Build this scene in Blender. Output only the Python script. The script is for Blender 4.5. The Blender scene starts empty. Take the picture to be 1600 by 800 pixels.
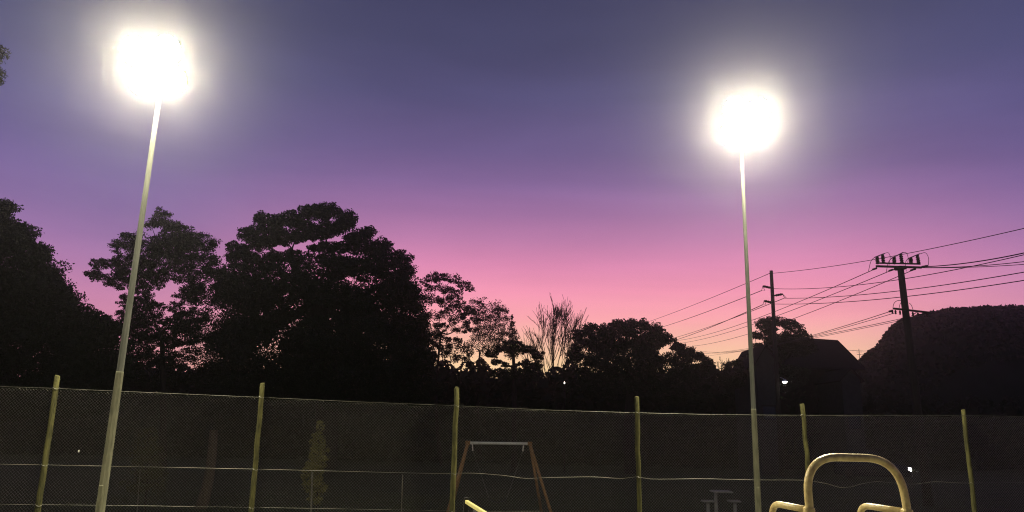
import bpy, math, random
import numpy as np
from mathutils import Vector, Matrix

random.seed(7)
rng = np.random.default_rng(11)
S = bpy.context.scene
COL = S.collection
R = math.radians

# ------------------------------------------------------------------ camera
EYE = Vector((0.0, 0.0, 1.4))
PITCH, ROLL = R(13.0), R(1.15)
FPX = 1150.0                                   # focal length in photograph pixels (1600 wide)
cam = bpy.data.cameras.new('camera')
cam.sensor_width = 36.0
cam.lens = FPX / 1600.0 * 36.0
cam.clip_start, cam.clip_end = 0.05, 3000
camo = bpy.data.objects.new('camera', cam)
COL.objects.link(camo)
CM = Matrix.Translation(EYE) @ Matrix.Rotation(math.pi / 2 + PITCH, 4, 'X') @ Matrix.Rotation(ROLL, 4, 'Z')
camo.matrix_world = CM
S.camera = camo
CR = CM.to_3x3()

# ------------------------------------------------------------------ sky (dusk, sun below the horizon)
def lin(c):
    return tuple(((v / 255.0) / 12.92 if v <= 10.3 else (((v / 255.0) + 0.055) / 1.055) ** 2.4) for v in c)

w = bpy.data.worlds.new('World')
S.world = w
w.use_nodes = True
nt = w.node_tree
nt.nodes.clear()
N, L = nt.nodes.new, nt.links.new
tc = N('ShaderNodeTexCoord')
sep = N('ShaderNodeSeparateXYZ')
L(tc.outputs['Generated'], sep.inputs[0])
asin = N('ShaderNodeMath'); asin.operation = 'ARCSINE'
L(sep.outputs['Z'], asin.inputs[0])
el = N('ShaderNodeMapRange')                   # elevation -> 0..1 for 0..90 degrees
el.inputs['From Min'].default_value = 0.0
el.inputs['From Max'].default_value = math.pi / 2
L(asin.outputs[0], el.inputs['Value'])

def ramp(stops):
    r = N('ShaderNodeValToRGB')
    e = r.color_ramp.elements
    while len(e) < len(stops):
        e.new(0.5)
    for k, (deg, c) in enumerate(stops):
        e[k].position = deg / 90.0
    for k, (deg, c) in enumerate(stops):
        e[k].position = deg / 90.0
        e[k].color = (*lin(c), 1)
    L(el.outputs[0], r.inputs[0])
    return r

SUNSET = [(0, (255, 216, 140)), (4.2, (255, 217, 162)), (6.0, (255, 198, 168)), (8.2, (255, 168, 176)),
          (10.2, (246, 152, 180)), (12.2, (225, 139, 180)), (14.2, (192, 126, 172)), (16.2, (160, 112, 161)), (18.5, (130, 100, 150)),
          (21, (107, 90, 137)), (25, (84, 79, 120)), (29, (70, 69, 103)), (33, (61, 61, 92)), (45, (48, 52, 86)), (90, (32, 38, 64))]
AWAY = [(0, (214, 138, 142)), (4.2, (216, 140, 154)), (6.0, (216, 140, 168)), (8.2, (206, 136, 176)),
        (10.2, (178, 124, 172)), (12.2, (152, 113, 165)), (14.2, (132, 105, 158)), (16.2, (118, 98, 152)), (18.5, (103, 91, 143)),
        (21, (91, 85, 133)), (25, (76, 76, 116)), (29, (66, 67, 103)), (33, (58, 60, 93)), (45, (47, 52, 86)), (90, (32, 38, 64))]
BACK = [(0, (58, 60, 84)), (8, (68, 66, 96)), (16, (66, 66, 102)), (25, (58, 62, 98)), (45, (44, 50, 82)), (90, (32, 38, 64))]
ra, rb, rc = ramp(SUNSET), ramp(AWAY), ramp(BACK)
AZ = R(6.5)                                    # where the sun went down, east of the view axis
dot = N('ShaderNodeVectorMath'); dot.operation = 'DOT_PRODUCT'
hv = N('ShaderNodeVectorMath'); hv.operation = 'MULTIPLY'
hv.inputs[1].default_value = (1, 1, 0)
hn = N('ShaderNodeVectorMath'); hn.operation = 'NORMALIZE'
L(tc.outputs['Generated'], hv.inputs[0]); L(hv.outputs[0], hn.inputs[0]); L(hn.outputs[0], dot.inputs[0])
dot.inputs[1].default_value = (math.sin(AZ), math.cos(AZ), 0)
azr = N('ShaderNodeMapRange'); azr.interpolation_type = 'SMOOTHERSTEP'
azr.inputs['From Min'].default_value = 0.79
azr.inputs['From Max'].default_value = 1.02
L(dot.outputs['Value'], azr.inputs['Value'])
mix = N('ShaderNodeMix'); mix.data_type = 'RGBA'
bkr = N('ShaderNodeMapRange'); bkr.interpolation_type = 'SMOOTHERSTEP'   # the sky opposite the sunset is already night-blue
bkr.inputs['From Min'].default_value = -.45
bkr.inputs['From Max'].default_value = .68
L(dot.outputs['Value'], bkr.inputs['Value'])
mixb = N('ShaderNodeMix'); mixb.data_type = 'RGBA'
L(bkr.outputs[0], mixb.inputs['Factor']); L(rc.outputs[0], mixb.inputs['A']); L(rb.outputs[0], mixb.inputs['B'])
L(azr.outputs[0], mix.inputs['Factor']); L(mixb.outputs['Result'], mix.inputs['A']); L(ra.outputs[0], mix.inputs['B'])
sky = N('ShaderNodeTexSky')
sky.sky_type = 'NISHITA'
sky.sun_disc = False
sky.sun_elevation = R(-4.0)
sky.sun_rotation = AZ
skm = N('ShaderNodeVectorMath'); skm.operation = 'SCALE'
skm.inputs['Scale'].default_value = 0.05
L(sky.outputs[0], skm.inputs[0])
add = N('ShaderNodeVectorMath'); add.operation = 'ADD'
L(mix.outputs['Result'], add.inputs[0]); L(skm.outputs[0], add.inputs[1])
wv = N('ShaderNodeMapping'); wv.inputs['Scale'].default_value = (1.2, 1.2, 6.0)      # faint high cloud veil
L(tc.outputs['Generated'], wv.inputs[0])
wn = N('ShaderNodeTexNoise'); wn.inputs['Scale'].default_value = 1.6; wn.inputs['Detail'].default_value = 5; wn.inputs['Distortion'].default_value = .6
L(wv.outputs[0], wn.inputs['Vector'])
wr = N('ShaderNodeMapRange'); wr.inputs['From Min'].default_value = .3; wr.inputs['From Max'].default_value = .7
wr.inputs['To Min'].default_value = .9; wr.inputs['To Max'].default_value = 1.1
L(wn.outputs['Fac'], wr.inputs['Value'])
wm = N('ShaderNodeVectorMath'); wm.operation = 'SCALE'
L(add.outputs[0], wm.inputs[0]); L(wr.outputs[0], wm.inputs['Scale'])
bg = N('ShaderNodeBackground'); bg.inputs['Strength'].default_value = 1.0
L(wm.outputs[0], bg.inputs['Color'])
wo = N('ShaderNodeOutputWorld')
L(bg.outputs[0], wo.inputs['Surface'])

# ------------------------------------------------------------------ exposure, render
S.view_settings.view_transform = 'Standard'
S.view_settings.look = 'None'
S.view_settings.exposure = 0.0
S.view_settings.gamma = 1.0
S.view_settings.use_curve_mapping = False
S.cycles.use_denoising = True
S.cycles.denoising_prefilter = 'NONE'
S.cycles.pixel_filter_type = 'BLACKMAN_HARRIS'
S.cycles.filter_width = 1.1
S.cycles.max_bounces = 6
S.cycles.diffuse_bounces = 3
S.cycles.glossy_bounces = 3
S.cycles.volume_bounces = 0
S.cycles.sample_clamp_indirect = 4.0
S.cycles.use_light_tree = True

LAMP_RADIANCE = 1250.0
HAZE_DENSITY = 0.00075
HAZE_G = 0.94

# ------------------------------------------------------------------ helpers
def at(px, py, Y):
    """world point on the plane y = Y that the photograph shows at pixel (px, py)"""
    d = CR @ Vector(((px - 800) / FPX, (400 - py) / FPX, -1.0))
    return EYE + d * ((Y - EYE.y) / d.y)

def pxm(Y):
    return Y / FPX / math.cos(PITCH)

class MB:
    def __init__(self):
        self.v, self.f, self.n = [], [], 0
    def add(self, verts, faces):
        verts = np.asarray(verts, float).reshape(-1, 3)
        self.v.append(verts)
        self.f.extend([tuple(i + self.n for i in f) for f in faces])
        self.n += len(verts)
        return self
    def box(self, c, s, rot=None, taper=1.0, bev=0.0):
        hx, hy, hz = s[0] / 2, s[1] / 2, s[2] / 2
        if bev:
            b = min(bev, hx * .6, hy * .6, hz * .6)
            prof = [(-hx + b, -hy), (hx - b, -hy), (hx, -hy + b), (hx, hy - b), (hx - b, hy), (-hx + b, hy), (-hx, hy - b), (-hx, -hy + b)]
            vs = []
            for z, k in ((-hz, b), (-hz + b, 0), (hz - b, 0), (hz, b)):
                for x, y in prof:
                    vs.append((x * (1 - k / hx), y * (1 - k / hy), z))
            fs = [tuple(range(7, -1, -1)), tuple(range(24, 32))]
            for r_ in range(3):
                for i in range(8):
                    j = (i + 1) % 8
                    fs.append((r_ * 8 + i, r_ * 8 + j, r_ * 8 + 8 + j, r_ * 8 + 8 + i))
        else:
            vs = [(x * (taper if z > 0 else 1), y * (taper if z > 0 else 1), z) for z in (-hz, hz) for x, y in ((-hx, -hy), (hx, -hy), (hx, hy), (-hx, hy))]
            fs = [(3, 2, 1, 0), (4, 5, 6, 7), (0, 1, 5, 4), (1, 2, 6, 5), (2, 3, 7, 6), (3, 0, 4, 7)]
        M = rot if rot is not None else Matrix.Identity(3)
        vs = [tuple(Vector(c) + M @ Vector(p)) for p in vs]
        return self.add(vs, fs)
    def tube(self, pts, rad, n=8, cap=True, phase=0.0):
        pts = [Vector(p) for p in pts]
        if not hasattr(rad, '__len__'):
            rad = [rad] * len(pts)
        vs = []
        up = None
        for i, p in enumerate(pts):
            t = (pts[min(i + 1, len(pts) - 1)] - pts[max(i - 1, 0)]).normalized()
            if up is None:
                a = Vector((0, 0, 1)) if abs(t.z) < .9 else Vector((0, 1, 0))
                up = (a - t * a.dot(t)).normalized()
            else:
                up = (up - t * up.dot(t))
                up = up.normalized() if up.length > 1e-6 else t.orthogonal().normalized()
            s_ = t.cross(up)
            for k in range(n):
                a = 2 * math.pi * k / n + phase
                q = p + (up * math.cos(a) + s_ * math.sin(a)) * rad[i]
                vs.append((q.x, q.y, q.z))
        fs = []
        for i in range(len(pts) - 1):
            for k in range(n):
                j = (k + 1) % n
                fs.append((i * n + k, (i + 1) * n + k, (i + 1) * n + j, i * n + j))
        if cap:
            fs.append(tuple(range(n)))
            fs.append(tuple(range(len(vs) - 1, len(vs) - n - 1, -1)))
        return self.add(vs, fs)
    def prism(self, poly, axis_a, axis_b, off):
        """polygon in 3-D (list of Vectors) extruded by vector off"""
        n = len(poly)
        vs = [tuple(p) for p in poly] + [tuple(p + off) for p in poly]
        fs = [tuple(range(n - 1, -1, -1)), tuple(range(n, 2 * n))] + [(i, (i + 1) % n, n + (i + 1) % n, n + i) for i in range(n)]
        return self.add(vs, fs)
    def mesh(self, name, smooth=False):
        me = bpy.data.meshes.new(name)
        V = np.concatenate(self.v) if self.v else np.zeros((0, 3))
        me.from_pydata(V.tolist(), [], self.f)
        if smooth:
            me.polygons.foreach_set('use_smooth', [True] * len(me.polygons))
        me.update()
        return me
    def build(self, name, m, parent=None, smooth=False, origin=None):
        if origin is not None:
            o3 = np.array(origin)
            self.v = [a - o3 for a in self.v]
        o = link(name, self.mesh(name, smooth), m, parent)
        if origin is not None:
            o.location = origin
        return o

def link(name, me, m, parent=None):
    o = bpy.data.objects.new(name, me)
    COL.objects.link(o)
    if m is not None:
        me.materials.append(m)
    if parent is not None:
        o.parent = parent
        o.matrix_parent_inverse = Matrix.Translation(-Vector(parent.location)) if parent.type == 'EMPTY' and parent.parent is None else Matrix.Identity(4)
        if parent.parent is not None or parent.type != 'EMPTY':
            o.matrix_parent_inverse = Matrix.Identity(4) if parent.type != 'EMPTY' and parent.parent is not None and False else world_of(parent).inverted()
    return o

def world_of(o):
    if o.parent is None:
        return Matrix.Translation(o.location)
    return world_of(o.parent) @ o.matrix_parent_inverse @ Matrix.Translation(o.location)

def tag(o, label, cat=None, group=None, kind=None):
    o['label'] = label
    if cat: o['category'] = cat
    if group: o['group'] = group
    if kind: o['kind'] = kind
    return o

def thing(name, loc, label, cat, group=None):
    o = bpy.data.objects.new(name, None)
    o.empty_display_size = .2
    COL.objects.link(o)
    o.location = loc
    return tag(o, label, cat, group)

def quads(name, P, m, parent=None):
    """P: (n,4,3) array of quad corners -> one mesh, fast"""
    n = len(P)
    me = bpy.data.meshes.new(name)
    me.vertices.add(n * 4)
    me.vertices.foreach_set('co', P.reshape(-1))
    me.loops.add(n * 4)
    me.loops.foreach_set('vertex_index', np.arange(n * 4, dtype=np.int32))
    me.polygons.add(n)
    me.polygons.foreach_set('loop_start', np.arange(0, n * 4, 4, dtype=np.int32))
    me.update(calc_edges=True)
    return link(name, me, m, parent)

# ------------------------------------------------------------------ materials
def mat(name, c0, c1=None, scale=4.0, rough=.7, metal=0.0, stretch=(1, 1, 1), bump=0.0, bscale=None, spec=.15, coords='Object', detail=6):
    m = bpy.data.materials.new(name)
    m.use_nodes = True
    t = m.node_tree
    b = t.nodes['Principled BSDF']
    b.inputs['Roughness'].default_value = rough
    b.inputs['Metallic'].default_value = metal
    b.inputs['Specular IOR Level'].default_value = spec
    if c1 is None:
        c1 = tuple(x * .7 for x in c0)
    tcn = t.nodes.new('ShaderNodeTexCoord')
    mp = t.nodes.new('ShaderNodeMapping')
    mp.inputs['Scale'].default_value = stretch
    t.links.new(tcn.outputs[coords], mp.inputs[0])
    nz = t.nodes.new('ShaderNodeTexNoise')
    nz.inputs['Scale'].default_value = scale
    nz.inputs['Detail'].default_value = detail
    nz.inputs['Roughness'].default_value = .65
    t.links.new(mp.outputs[0], nz.inputs['Vector'])
    cr = t.nodes.new('ShaderNodeValToRGB')
    cr.color_ramp.elements[0].position = .34
    cr.color_ramp.elements[1].position = .66
    cr.color_ramp.elements[0].color = (*c0, 1)
    cr.color_ramp.elements[1].color = (*c1, 1)
    t.links.new(nz.outputs['Fac'], cr.inputs[0])
    t.links.new(cr.outputs[0], b.inputs['Base Color'])
    if bump:
        n2 = t.nodes.new('ShaderNodeTexNoise')
        n2.inputs['Scale'].default_value = bscale or scale * 4
        n2.inputs['Detail'].default_value = 5
        t.links.new(mp.outputs[0], n2.inputs['Vector'])
        bp = t.nodes.new('ShaderNodeBump')
        bp.inputs['Strength'].default_value = bump
        bp.inputs['Distance'].default_value = .02
        t.links.new(n2.outputs['Fac'], bp.inputs['Height'])
        t.links.new(bp.outputs[0], b.inputs['Normal'])
    return m

def leafmat(name, c0, c1, scale=1.2):
    m = mat(name, c0, c1, scale, .75, spec=.2)
    t = m.node_tree
    b = t.nodes['Principled BSDF']
    out = [n for n in t.nodes if n.type == 'OUTPUT_MATERIAL'][0]
    tr = t.nodes.new('ShaderNodeBsdfTranslucent')
    tr.inputs['Color'].default_value = (*[x * .7 for x in c1], 1)
    ms = t.nodes.new('ShaderNodeMixShader')
    ms.inputs[0].default_value = .2
    t.links.new(b.outputs[0], ms.inputs[1]); t.links.new(tr.outputs[0], ms.inputs[2])
    t.links.new(ms.outputs[0], out.inputs['Surface'])
    return m

def emis(name, c, s):
    m = bpy.data.materials.new(name)
    m.use_nodes = True
    b = m.node_tree.nodes['Principled BSDF']
    b.inputs['Base Color'].default_value = (.8, .8, .8, 1)
    b.inputs['Emission Color'].default_value = (*c, 1)
    b.inputs['Emission Strength'].default_value = s
    return m

def frontglow(name, c, s):
    """lamp glass: gives light off its front face only"""
    m = bpy.data.materials.new(name)
    m.use_nodes = True
    t = m.node_tree
    t.nodes.clear()
    e = t.nodes.new('ShaderNodeEmission')
    e.inputs['Color'].default_value = (*c, 1)
    e.inputs['Strength'].default_value = s
    out = t.nodes.new('ShaderNodeOutputMaterial')
    t.links.new(e.outputs[0], out.inputs['Surface'])
    m.cycles.emission_sampling = 'FRONT'
    return m

MAT = dict(
    ground=mat('grass_soil', (.035, .05, .018), (.06, .062, .03), 3.0, .95, bump=.5, bscale=40, spec=.1),
    court=mat('worn_concrete', (.30, .285, .22), (.22, .215, .17), .8, .9, bump=.2, bscale=60),
    grass=leafmat('grass_blades', (.045, .065, .018), (.07, .075, .03), .6),
    post=mat('mossy_treated_pine', (.135, .13, .05), (.045, .045, .024), 6.0, .95, stretch=(3, 3, .6), bump=.9, bscale=26, spec=.1),
    wire=mat('galvanised_wire', (.46, .46, .41), (.28, .28, .25), 20, .42, 1.0),
    strain=mat('dull_strain_wire', (.3, .3, .27), (.14, .14, .12), 3, .5, .8),
    pole=mat('weathered_galvanised_steel', (.18, .19, .165), (.11, .117, .1), 5, .7, .1, stretch=(3, 3, .35), bump=.15),
    polelow=mat('painted_steel_sleeve', (.25, .25, .175), (.14, .143, .1), 7, .75, .05, stretch=(3, 3, .5), bump=.2),
    housing=mat('floodlight_housing', (.5, .5, .48), (.4, .4, .38), 8, .5, .3),
    yellow=mat('worn_yellow_paint', (.62, .51, .22), (.36, .26, .10), 16, .36, 0, stretch=(1, 1, 1), bump=.35, bscale=60, spec=.6),
    rubber=mat('black_rubber', (.02, .02, .02), (.03, .03, .03), 10, .8),
    rust=mat('rust_orange_paint', (.34, .19, .07), (.2, .115, .05), 9, .8, bump=.3),
    steel=mat('pale_steel', (.5, .5, .47), (.36, .36, .33), 10, .45, .5),
    timberpole=mat('dark_timber_pole', (.05, .042, .034), (.03, .026, .022), 4, .9, stretch=(4, 4, .4), bump=.5),
    insul=mat('brown_porcelain', (.05, .025, .02), (.03, .015, .012), 8, .3),
    cable=mat('black_cable', (.02, .02, .02), (.028, .028, .028), 5, .7),
    bark=mat('bark', (.05, .04, .03), (.028, .022, .018), 5, .95, stretch=(3, 3, .6), bump=.6),
    fig=leafmat('fig_leaves', (.022, .032, .014), (.036, .048, .02)),
    leafb=leafmat('gum_leaves', (.028, .036, .016), (.042, .05, .024)),
    leafc=leafmat('shrub_leaves', (.11, .115, .035), (.17, .155, .05)),
    leafd=leafmat('near_leaves', (.03, .036, .022), (.05, .055, .036)),
    under=leafmat('undergrowth_leaves', (.02, .03, .014), (.032, .04, .018)),
    hill=mat('hill_scrub', (.02, .026, .014), (.03, .034, .02), .2, .95, bump=.4, bscale=1.0, spec=.1),
    wall=mat('grey_render', (.06, .06, .056), (.045, .045, .042), 3, .9, bump=.1),
    brick=mat('dark_brick', (.035, .026, .023), (.024, .02, .018), 6, .9, bump=.2),
    roof=mat('dark_roof_tiles', (.018, .017, .017), (.012, .012, .012), 5, 1.0, stretch=(1, 8, 1), bump=.3),
    glass=mat('dark_window_glass', (.02, .022, .025), (.025, .026, .03), 2, .08, spec=.6),
    frame=mat('white_paint', (.68, .68, .62), (.55, .55, .5), 6, .6),
    carpaint=mat('dark_blue_car_paint', (.016, .018, .026), (.02, .022, .03), 3, .25, .2, spec=.6),
    concrete=mat('concrete', (.30, .30, .27), (.22, .22, .2), 6, .9, bump=.3),
    stake=mat('grey_timber_stake', (.17, .165, .12), (.1, .095, .075), 6, .9, stretch=(2, 2, .4)),
    flood=frontglow('floodlight_glass_lit', (1.0, .90, .62), LAMP_RADIANCE),
    lampsmall=frontglow('small_lamp_glass_lit', (1.0, .96, .88), 14.0),
)

# ================================================================== THE SETTING
# fence runs across the picture, swinging away a little to the right
F0 = at(90, 700, 11.07); F1 = at(1505, 700, 13.10)
FD = Vector((F1.x - F0.x, F1.y - F0.y, 0)); FLEN = FD.length; FD.normalize()
FN = Vector((-FD.y, FD.x, 0))                  # away from the camera
SP = FLEN / 5.0
def fence_y(x):
    return F0.y + (x - F0.x) / FD.x * FD.y

def gz(x, y):
    """terrain height"""
    d = y - fence_y(max(-40, min(60, x))) - .6
    t = min(1, max(0, d / 9.0)); t = t * t * (3 - 2 * t)
    k = min(1, max(0, (d + 1.1) / .6)) * .2                # small step down at the yard's edge
    b = min(1, max(0, (y - 64) / 16)); b = b * b * (3 - 2 * b)  # rising bank added behind the trees to block sky light low down
    return -1.35 * t - k * (1 - t) + (0.05 * math.sin(x * .5) * math.sin(y * .43) * t) + b * (5.2 + .5 * math.sin(x * .21) + .3 * math.sin(x * .53 + 1))

xs = np.concatenate([np.linspace(-220, -34, 20), np.linspace(-30, 42, 73), np.linspace(46, 220, 19)])
ys = np.concatenate([np.linspace(-60, -4, 12), np.linspace(-2, 8, 11), np.linspace(8.3, 18, 60), np.linspace(18.7, 60, 60), np.linspace(61, 84, 24), np.linspace(90, 320, 24)])
gv = [(x, y, gz(x, y)) for y in ys for x in xs]
nx = len(xs)
gf = [(j * nx + i, j * nx + i + 1, (j + 1) * nx + i + 1, (j + 1) * nx + i) for j in range(len(ys) - 1) for i in range(nx - 1)]
g = MB().add(gv, gf).build('ground', MAT['ground'], smooth=True); g['kind'] = 'structure'

# paved yard on the camera's side of the fence, up to the foot of the fence
cb = MB()
cx0, cx1 = -24.0, 30.0
nseg = 54
vs, fs = [], []
for i in range(nseg + 1):
    x = cx0 + (cx1 - cx0) * i / nseg
    yb = fence_y(x) - .55
    vs += [(x, -20, .004), (x, yb, .004), (x, yb, -.30)]
for i in range(nseg):
    a, b = i * 3, i * 3 + 3
    fs += [(a, b, b + 1, a + 1), (a + 1, b + 1, b + 2, a + 2)]
c = cb.add(vs, fs).build('pavement', MAT['court']); c['kind'] = 'structure'

# ------------------------------------------------------------------ hill on the right
prof = [(1285, 640), (1310, 600), (1332, 575), (1342, 566), (1358, 556), (1372, 544), (1382, 536), (1390, 520), (1398, 508), (1412, 498), (1430, 494),
        (1448, 489), (1475, 484), (1500, 481), (1540, 479), (1580, 478), (1640, 477), (1720, 474), (1820, 476), (1950, 490), (2100, 520)]
HY = 92.0
hb = MB()
hx_, hz_ = [], []
for k in range(len(prof) - 1):
    (x0, y0), (x1, y1) = prof[k], prof[k + 1]
    m_ = max(2, int((x1 - x0) / 3))
    for q in range(m_):
        u = q / m_
        hx_.append(x0 + (x1 - x0) * u); hz_.append(y0 + (y1 - y0) * u)
ridge = [at(a, b + 2.0, HY) for a, b in zip(hx_, hz_)]
rows = []
NR = 26
for r_ in range(NR):
    t = r_ / (NR - 1)                                      # front foot -> ridge -> far foot
    dy = -26 + 60 * t
    row = []
    for k, p in enumerate(ridge):
        hfac = max(0, math.cos((dy / 30) * math.pi / 2)) ** .75 if dy < 0 else max(0, math.cos((dy / 36) * math.pi / 2))
        n_ = .5 * math.sin(k * .31 + r_ * .7) * math.sin(k * .13 - r_ * .4) * (0 if abs(dy) < 3 else 1)
        z = -1.6 + (p.z + 1.6) * hfac + n_ * hfac
        row.append((p.x * (1 + dy / HY * .5), HY + dy, min(z, -1.6 + (p.z + 1.6) * (1 + dy / HY) * .985 if dy < 0 else z)))
    rows.append(row)
nk = len(ridge)
hv_ = [p for row in rows for p in row]
hf_ = [(j * nk + i, j * nk + i + 1, (j + 1) * nk + i + 1, (j + 1) * nk + i) for j in range(NR - 1) for i in range(nk - 1)]
h = hb.add(hv_, hf_).build('hill', MAT['hill'], smooth=True); h['kind'] = 'structure'

# ================================================================== FOLIAGE
def rand_unit(n):
    v = rng.normal(size=(n, 3))
    return v / np.linalg.norm(v, axis=1)[:, None]

def leaves(centers, size, aspect=.55):
    """rhombic leaf sprays at the given centres, random directions"""
    n = len(centers)
    a = rand_unit(n)
    b = np.cross(a, rand_unit(n)); b /= np.linalg.norm(b, axis=1)[:, None] + 1e-9
    s = (size * rng.uniform(.6, 1.35, n))[:, None] if not hasattr(size, '__len__') else size[:, None]
    P = np.empty((n, 4, 3))
    P[:, 0] = centers - a * s * .5
    P[:, 1] = centers + b * s * aspect * .5 - a * s * .06
    P[:, 2] = centers + a * s * .5
    P[:, 3] = centers - b * s * aspect * .5 - a * s * .06
    return P

def in_ell(c, r, n, shell=.0):
    u = rand_unit(n)
    rad = (shell ** 3 + (1 - shell ** 3) * rng.random(n)) ** (1 / 3)
    return np.array(c) + u * rad[:, None] * np.array(r)

def limb(mb, a, b, r0, r1, wob=.12, n=5, seg=5):
    a, b = Vector(a), Vector(b)
    d = (b - a).length
    o = Vector((random.gauss(0, 1), random.gauss(0, 1), random.gauss(0, .5))) * d * wob
    pts, rr = [], []
    for i in range(seg + 1):
        t = i / seg
        p = a.lerp(b, t) + o * math.sin(math.pi * t) + Vector((0, 0, -d * .06 * math.sin(math.pi * t)))
        pts.append(p); rr.append(r0 + (r1 - r0) * t)
    mb.tube(pts, rr, n, cap=False)
    return pts

def tree(name, label, Y, base, clumps, leafm, leaf_px=5.0, sub=10, subr=(.26, .42), dens=1.0, fill=.5, trunk_r=.3, fork=None,
         depth=.8, limbs=True, stems=1, group=None, cat='tree', shell=.5, twig=True, spread=.9, corefill=True, aspect=.55):
    """clumps: ellipses (px, py, rx, ry[, dY]) seen in the photograph, placed round depth Y"""
    k = pxm(Y)
    leaf_px *= .86
    foot = at(base[0], base[1], Y)
    foot.z = gz(foot.x, Y) - .05
    root = thing(name, foot, label, cat, group)
    wood = MB()
    C = []
    big_px = max(max(c[2], c[3]) for c in clumps)
    for c in clumps:
        dY = c[4] if len(c) > 4 else random.uniform(-1, 1) * .35 * big_px * k * depth
        p = at(c[0], c[1], Y + dY)
        kk = pxm(Y + dY)
        C.append((p, (c[2] * kk, min(max(c[2], c[3]), 2.2 * min(c[2], c[3])) * kk * depth, c[3] * kk)))
    fk = at(fork[0], fork[1], Y) if fork else Vector((foot.x, Y, foot.z + .55 * (np.mean([c[0].z for c in C]) - foot.z)))
    for s_ in range(stems):
        o = Vector((random.uniform(-1, 1), random.uniform(-1, 1), 0)) * trunk_r * (0 if stems == 1 else 3)
        limb(wood, foot + o, fk + o * .1, trunk_r, trunk_r * .5, .04, 8, 6)
    cen = []
    if limbs:                                               # each limb springs from the nearest one already grown
        nodes = [(fk, trunk_r * .62)]
        for p, r in sorted(C, key=lambda c_: (c_[0] - fk).length):
            near = min(nodes, key=lambda n_: (n_[0] - p).length + .35 * (n_[0] - fk).length)
            r0 = max(.025, near[1] * .72)
            limb(wood, near[0], p, r0, r0 * .5, .1, 5, 6)
            nodes.append((p, r0 * .6))
    for p, r in C:
        area = math.pi * r[0] * r[2]
        lp = leaf_px * k
        nl = int(dens * area / (lp * lp * .3) * 4.6)
        # sub clumps sit on the ellipsoid and break its outline
        sc = in_ell(p, [q * spread for q in r], sub, .55)
        sr = rng.uniform(subr[0], subr[1], sub) * min(r[0], r[2])
        for q, rr in zip(sc, sr):
            m_ = max(6, int(nl * (1 - fill) / sub))
            flat = rng.uniform(.55, .95)
            cen.append(in_ell(q, (rr * 1.15, rr * 1.15, rr * flat), m_, shell))
            cen.append(in_ell(q, (rr * 1.45, rr * 1.45, rr * (flat + .3)), max(3, m_ // 5), .55))      # loose fringe
            if twig:
                limb(wood, p, q, max(.012, trunk_r * .05), .008, .15, 3, 3)
        if fill > 0:
            cen.append(in_ell(p, [q * .82 for q in r], int(nl * fill), .2))
    cen = np.concatenate(cen)
    Q = leaves(cen, leaf_px * k, aspect)
    if corefill:                                            # big inner sprays that close the crown's middle
        cc = []
        for p, r in C:
            m_ = int(26 + 60 * fill)
            cc.append(in_ell(p, [q * .62 for q in r], m_, 0))
        cc = np.concatenate(cc)
        ss = np.concatenate([np.full(int(26 + 60 * fill), .55 * min(r[0], r[2])) for p, r in C]) * rng.uniform(.6, 1.1, len(cc))
        Q = np.concatenate([Q, leaves(cc, ss, .8)])
    wood.build('trunk', MAT['bark'], root, smooth=True)
    quads('crown', Q, leafm, root)
    return root

TG = 'trees behind the fence'
# 1 dark tree at the left edge
tree('evergreen_tree', 'big black tree mass filling the left edge, its outline sloping down to the right', 32, (-30, 720),
     [(-70, 400, 85, 90), (-12, 352, 40, 44), (22, 372, 36, 38), (52, 402, 32, 34), (72, 438, 34, 34), (94, 470, 34, 32), (112, 498, 34, 28),
      (20, 470, 80, 70), (-60, 520, 90, 80), (60, 540, 95, 65), (150, 508, 34, 26), (172, 520, 26, 22), (140, 560, 70, 50), (20, 610, 110, 50), (120, 615, 80, 45)],
     MAT['fig'], 4.6, sub=16, dens=1.25, fill=.45, trunk_r=.5, group=TG)
# 2 loose tree with sky showing through
tree('loose_tree', 'airy broadleaf tree with pink sky showing through its branches, behind the left lamp pole', 38, (252, 730),
     [(249, 338, 9, 14), (262, 352, 15, 14), (236, 350, 12, 7), (283, 366, 18, 15), (308, 376, 16, 13), (326, 384, 12, 12), (207, 380, 19, 14), (184, 384, 10, 10),
      (158, 414, 16, 9), (148, 428, 11, 8), (188, 414, 20, 14), (176, 436, 22, 12), (226, 392, 20, 16), (252, 382, 20, 18), (280, 398, 26, 18), (312, 408, 20, 17),
      (215, 482, 22, 12), (198, 502, 20, 13), (242, 500, 16, 9), (272, 480, 14, 7), (284, 512, 22, 10), (226, 520, 24, 12), (262, 536, 20, 9), (222, 434, 18, 12), (242, 442, 14, 9), (230, 470, 14, 8), (262, 412, 24, 14), (256, 430, 14, 8), (206, 410, 18, 12), (290, 384, 26, 14), (236, 420, 16, 12), (330, 430, 18, 16), (300, 432, 20, 14), (206, 440, 18, 12), (224, 458, 15, 9), (322, 462, 26, 18), (200, 470, 14, 9),
      (292, 462, 14, 12), (236, 484, 16, 10), (216, 506, 16, 12), (300, 496, 28, 14), (330, 508, 30, 26), (262, 512, 12, 8), (232, 530, 18, 12), (290, 530, 34, 14),
      (212, 560, 34, 22), (262, 562, 26, 13), (330, 560, 40, 24), (285, 592, 18, 9), (230, 600, 40, 20), (340, 606, 40, 20)],
     MAT['leafb'], 3.5, sub=16, subr=(.32, .6), dens=1.25, fill=.3, trunk_r=.2, fork=(252, 520), depth=1.0, stems=2, corefill=False, shell=.1, group=TG, spread=1.25)
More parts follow.
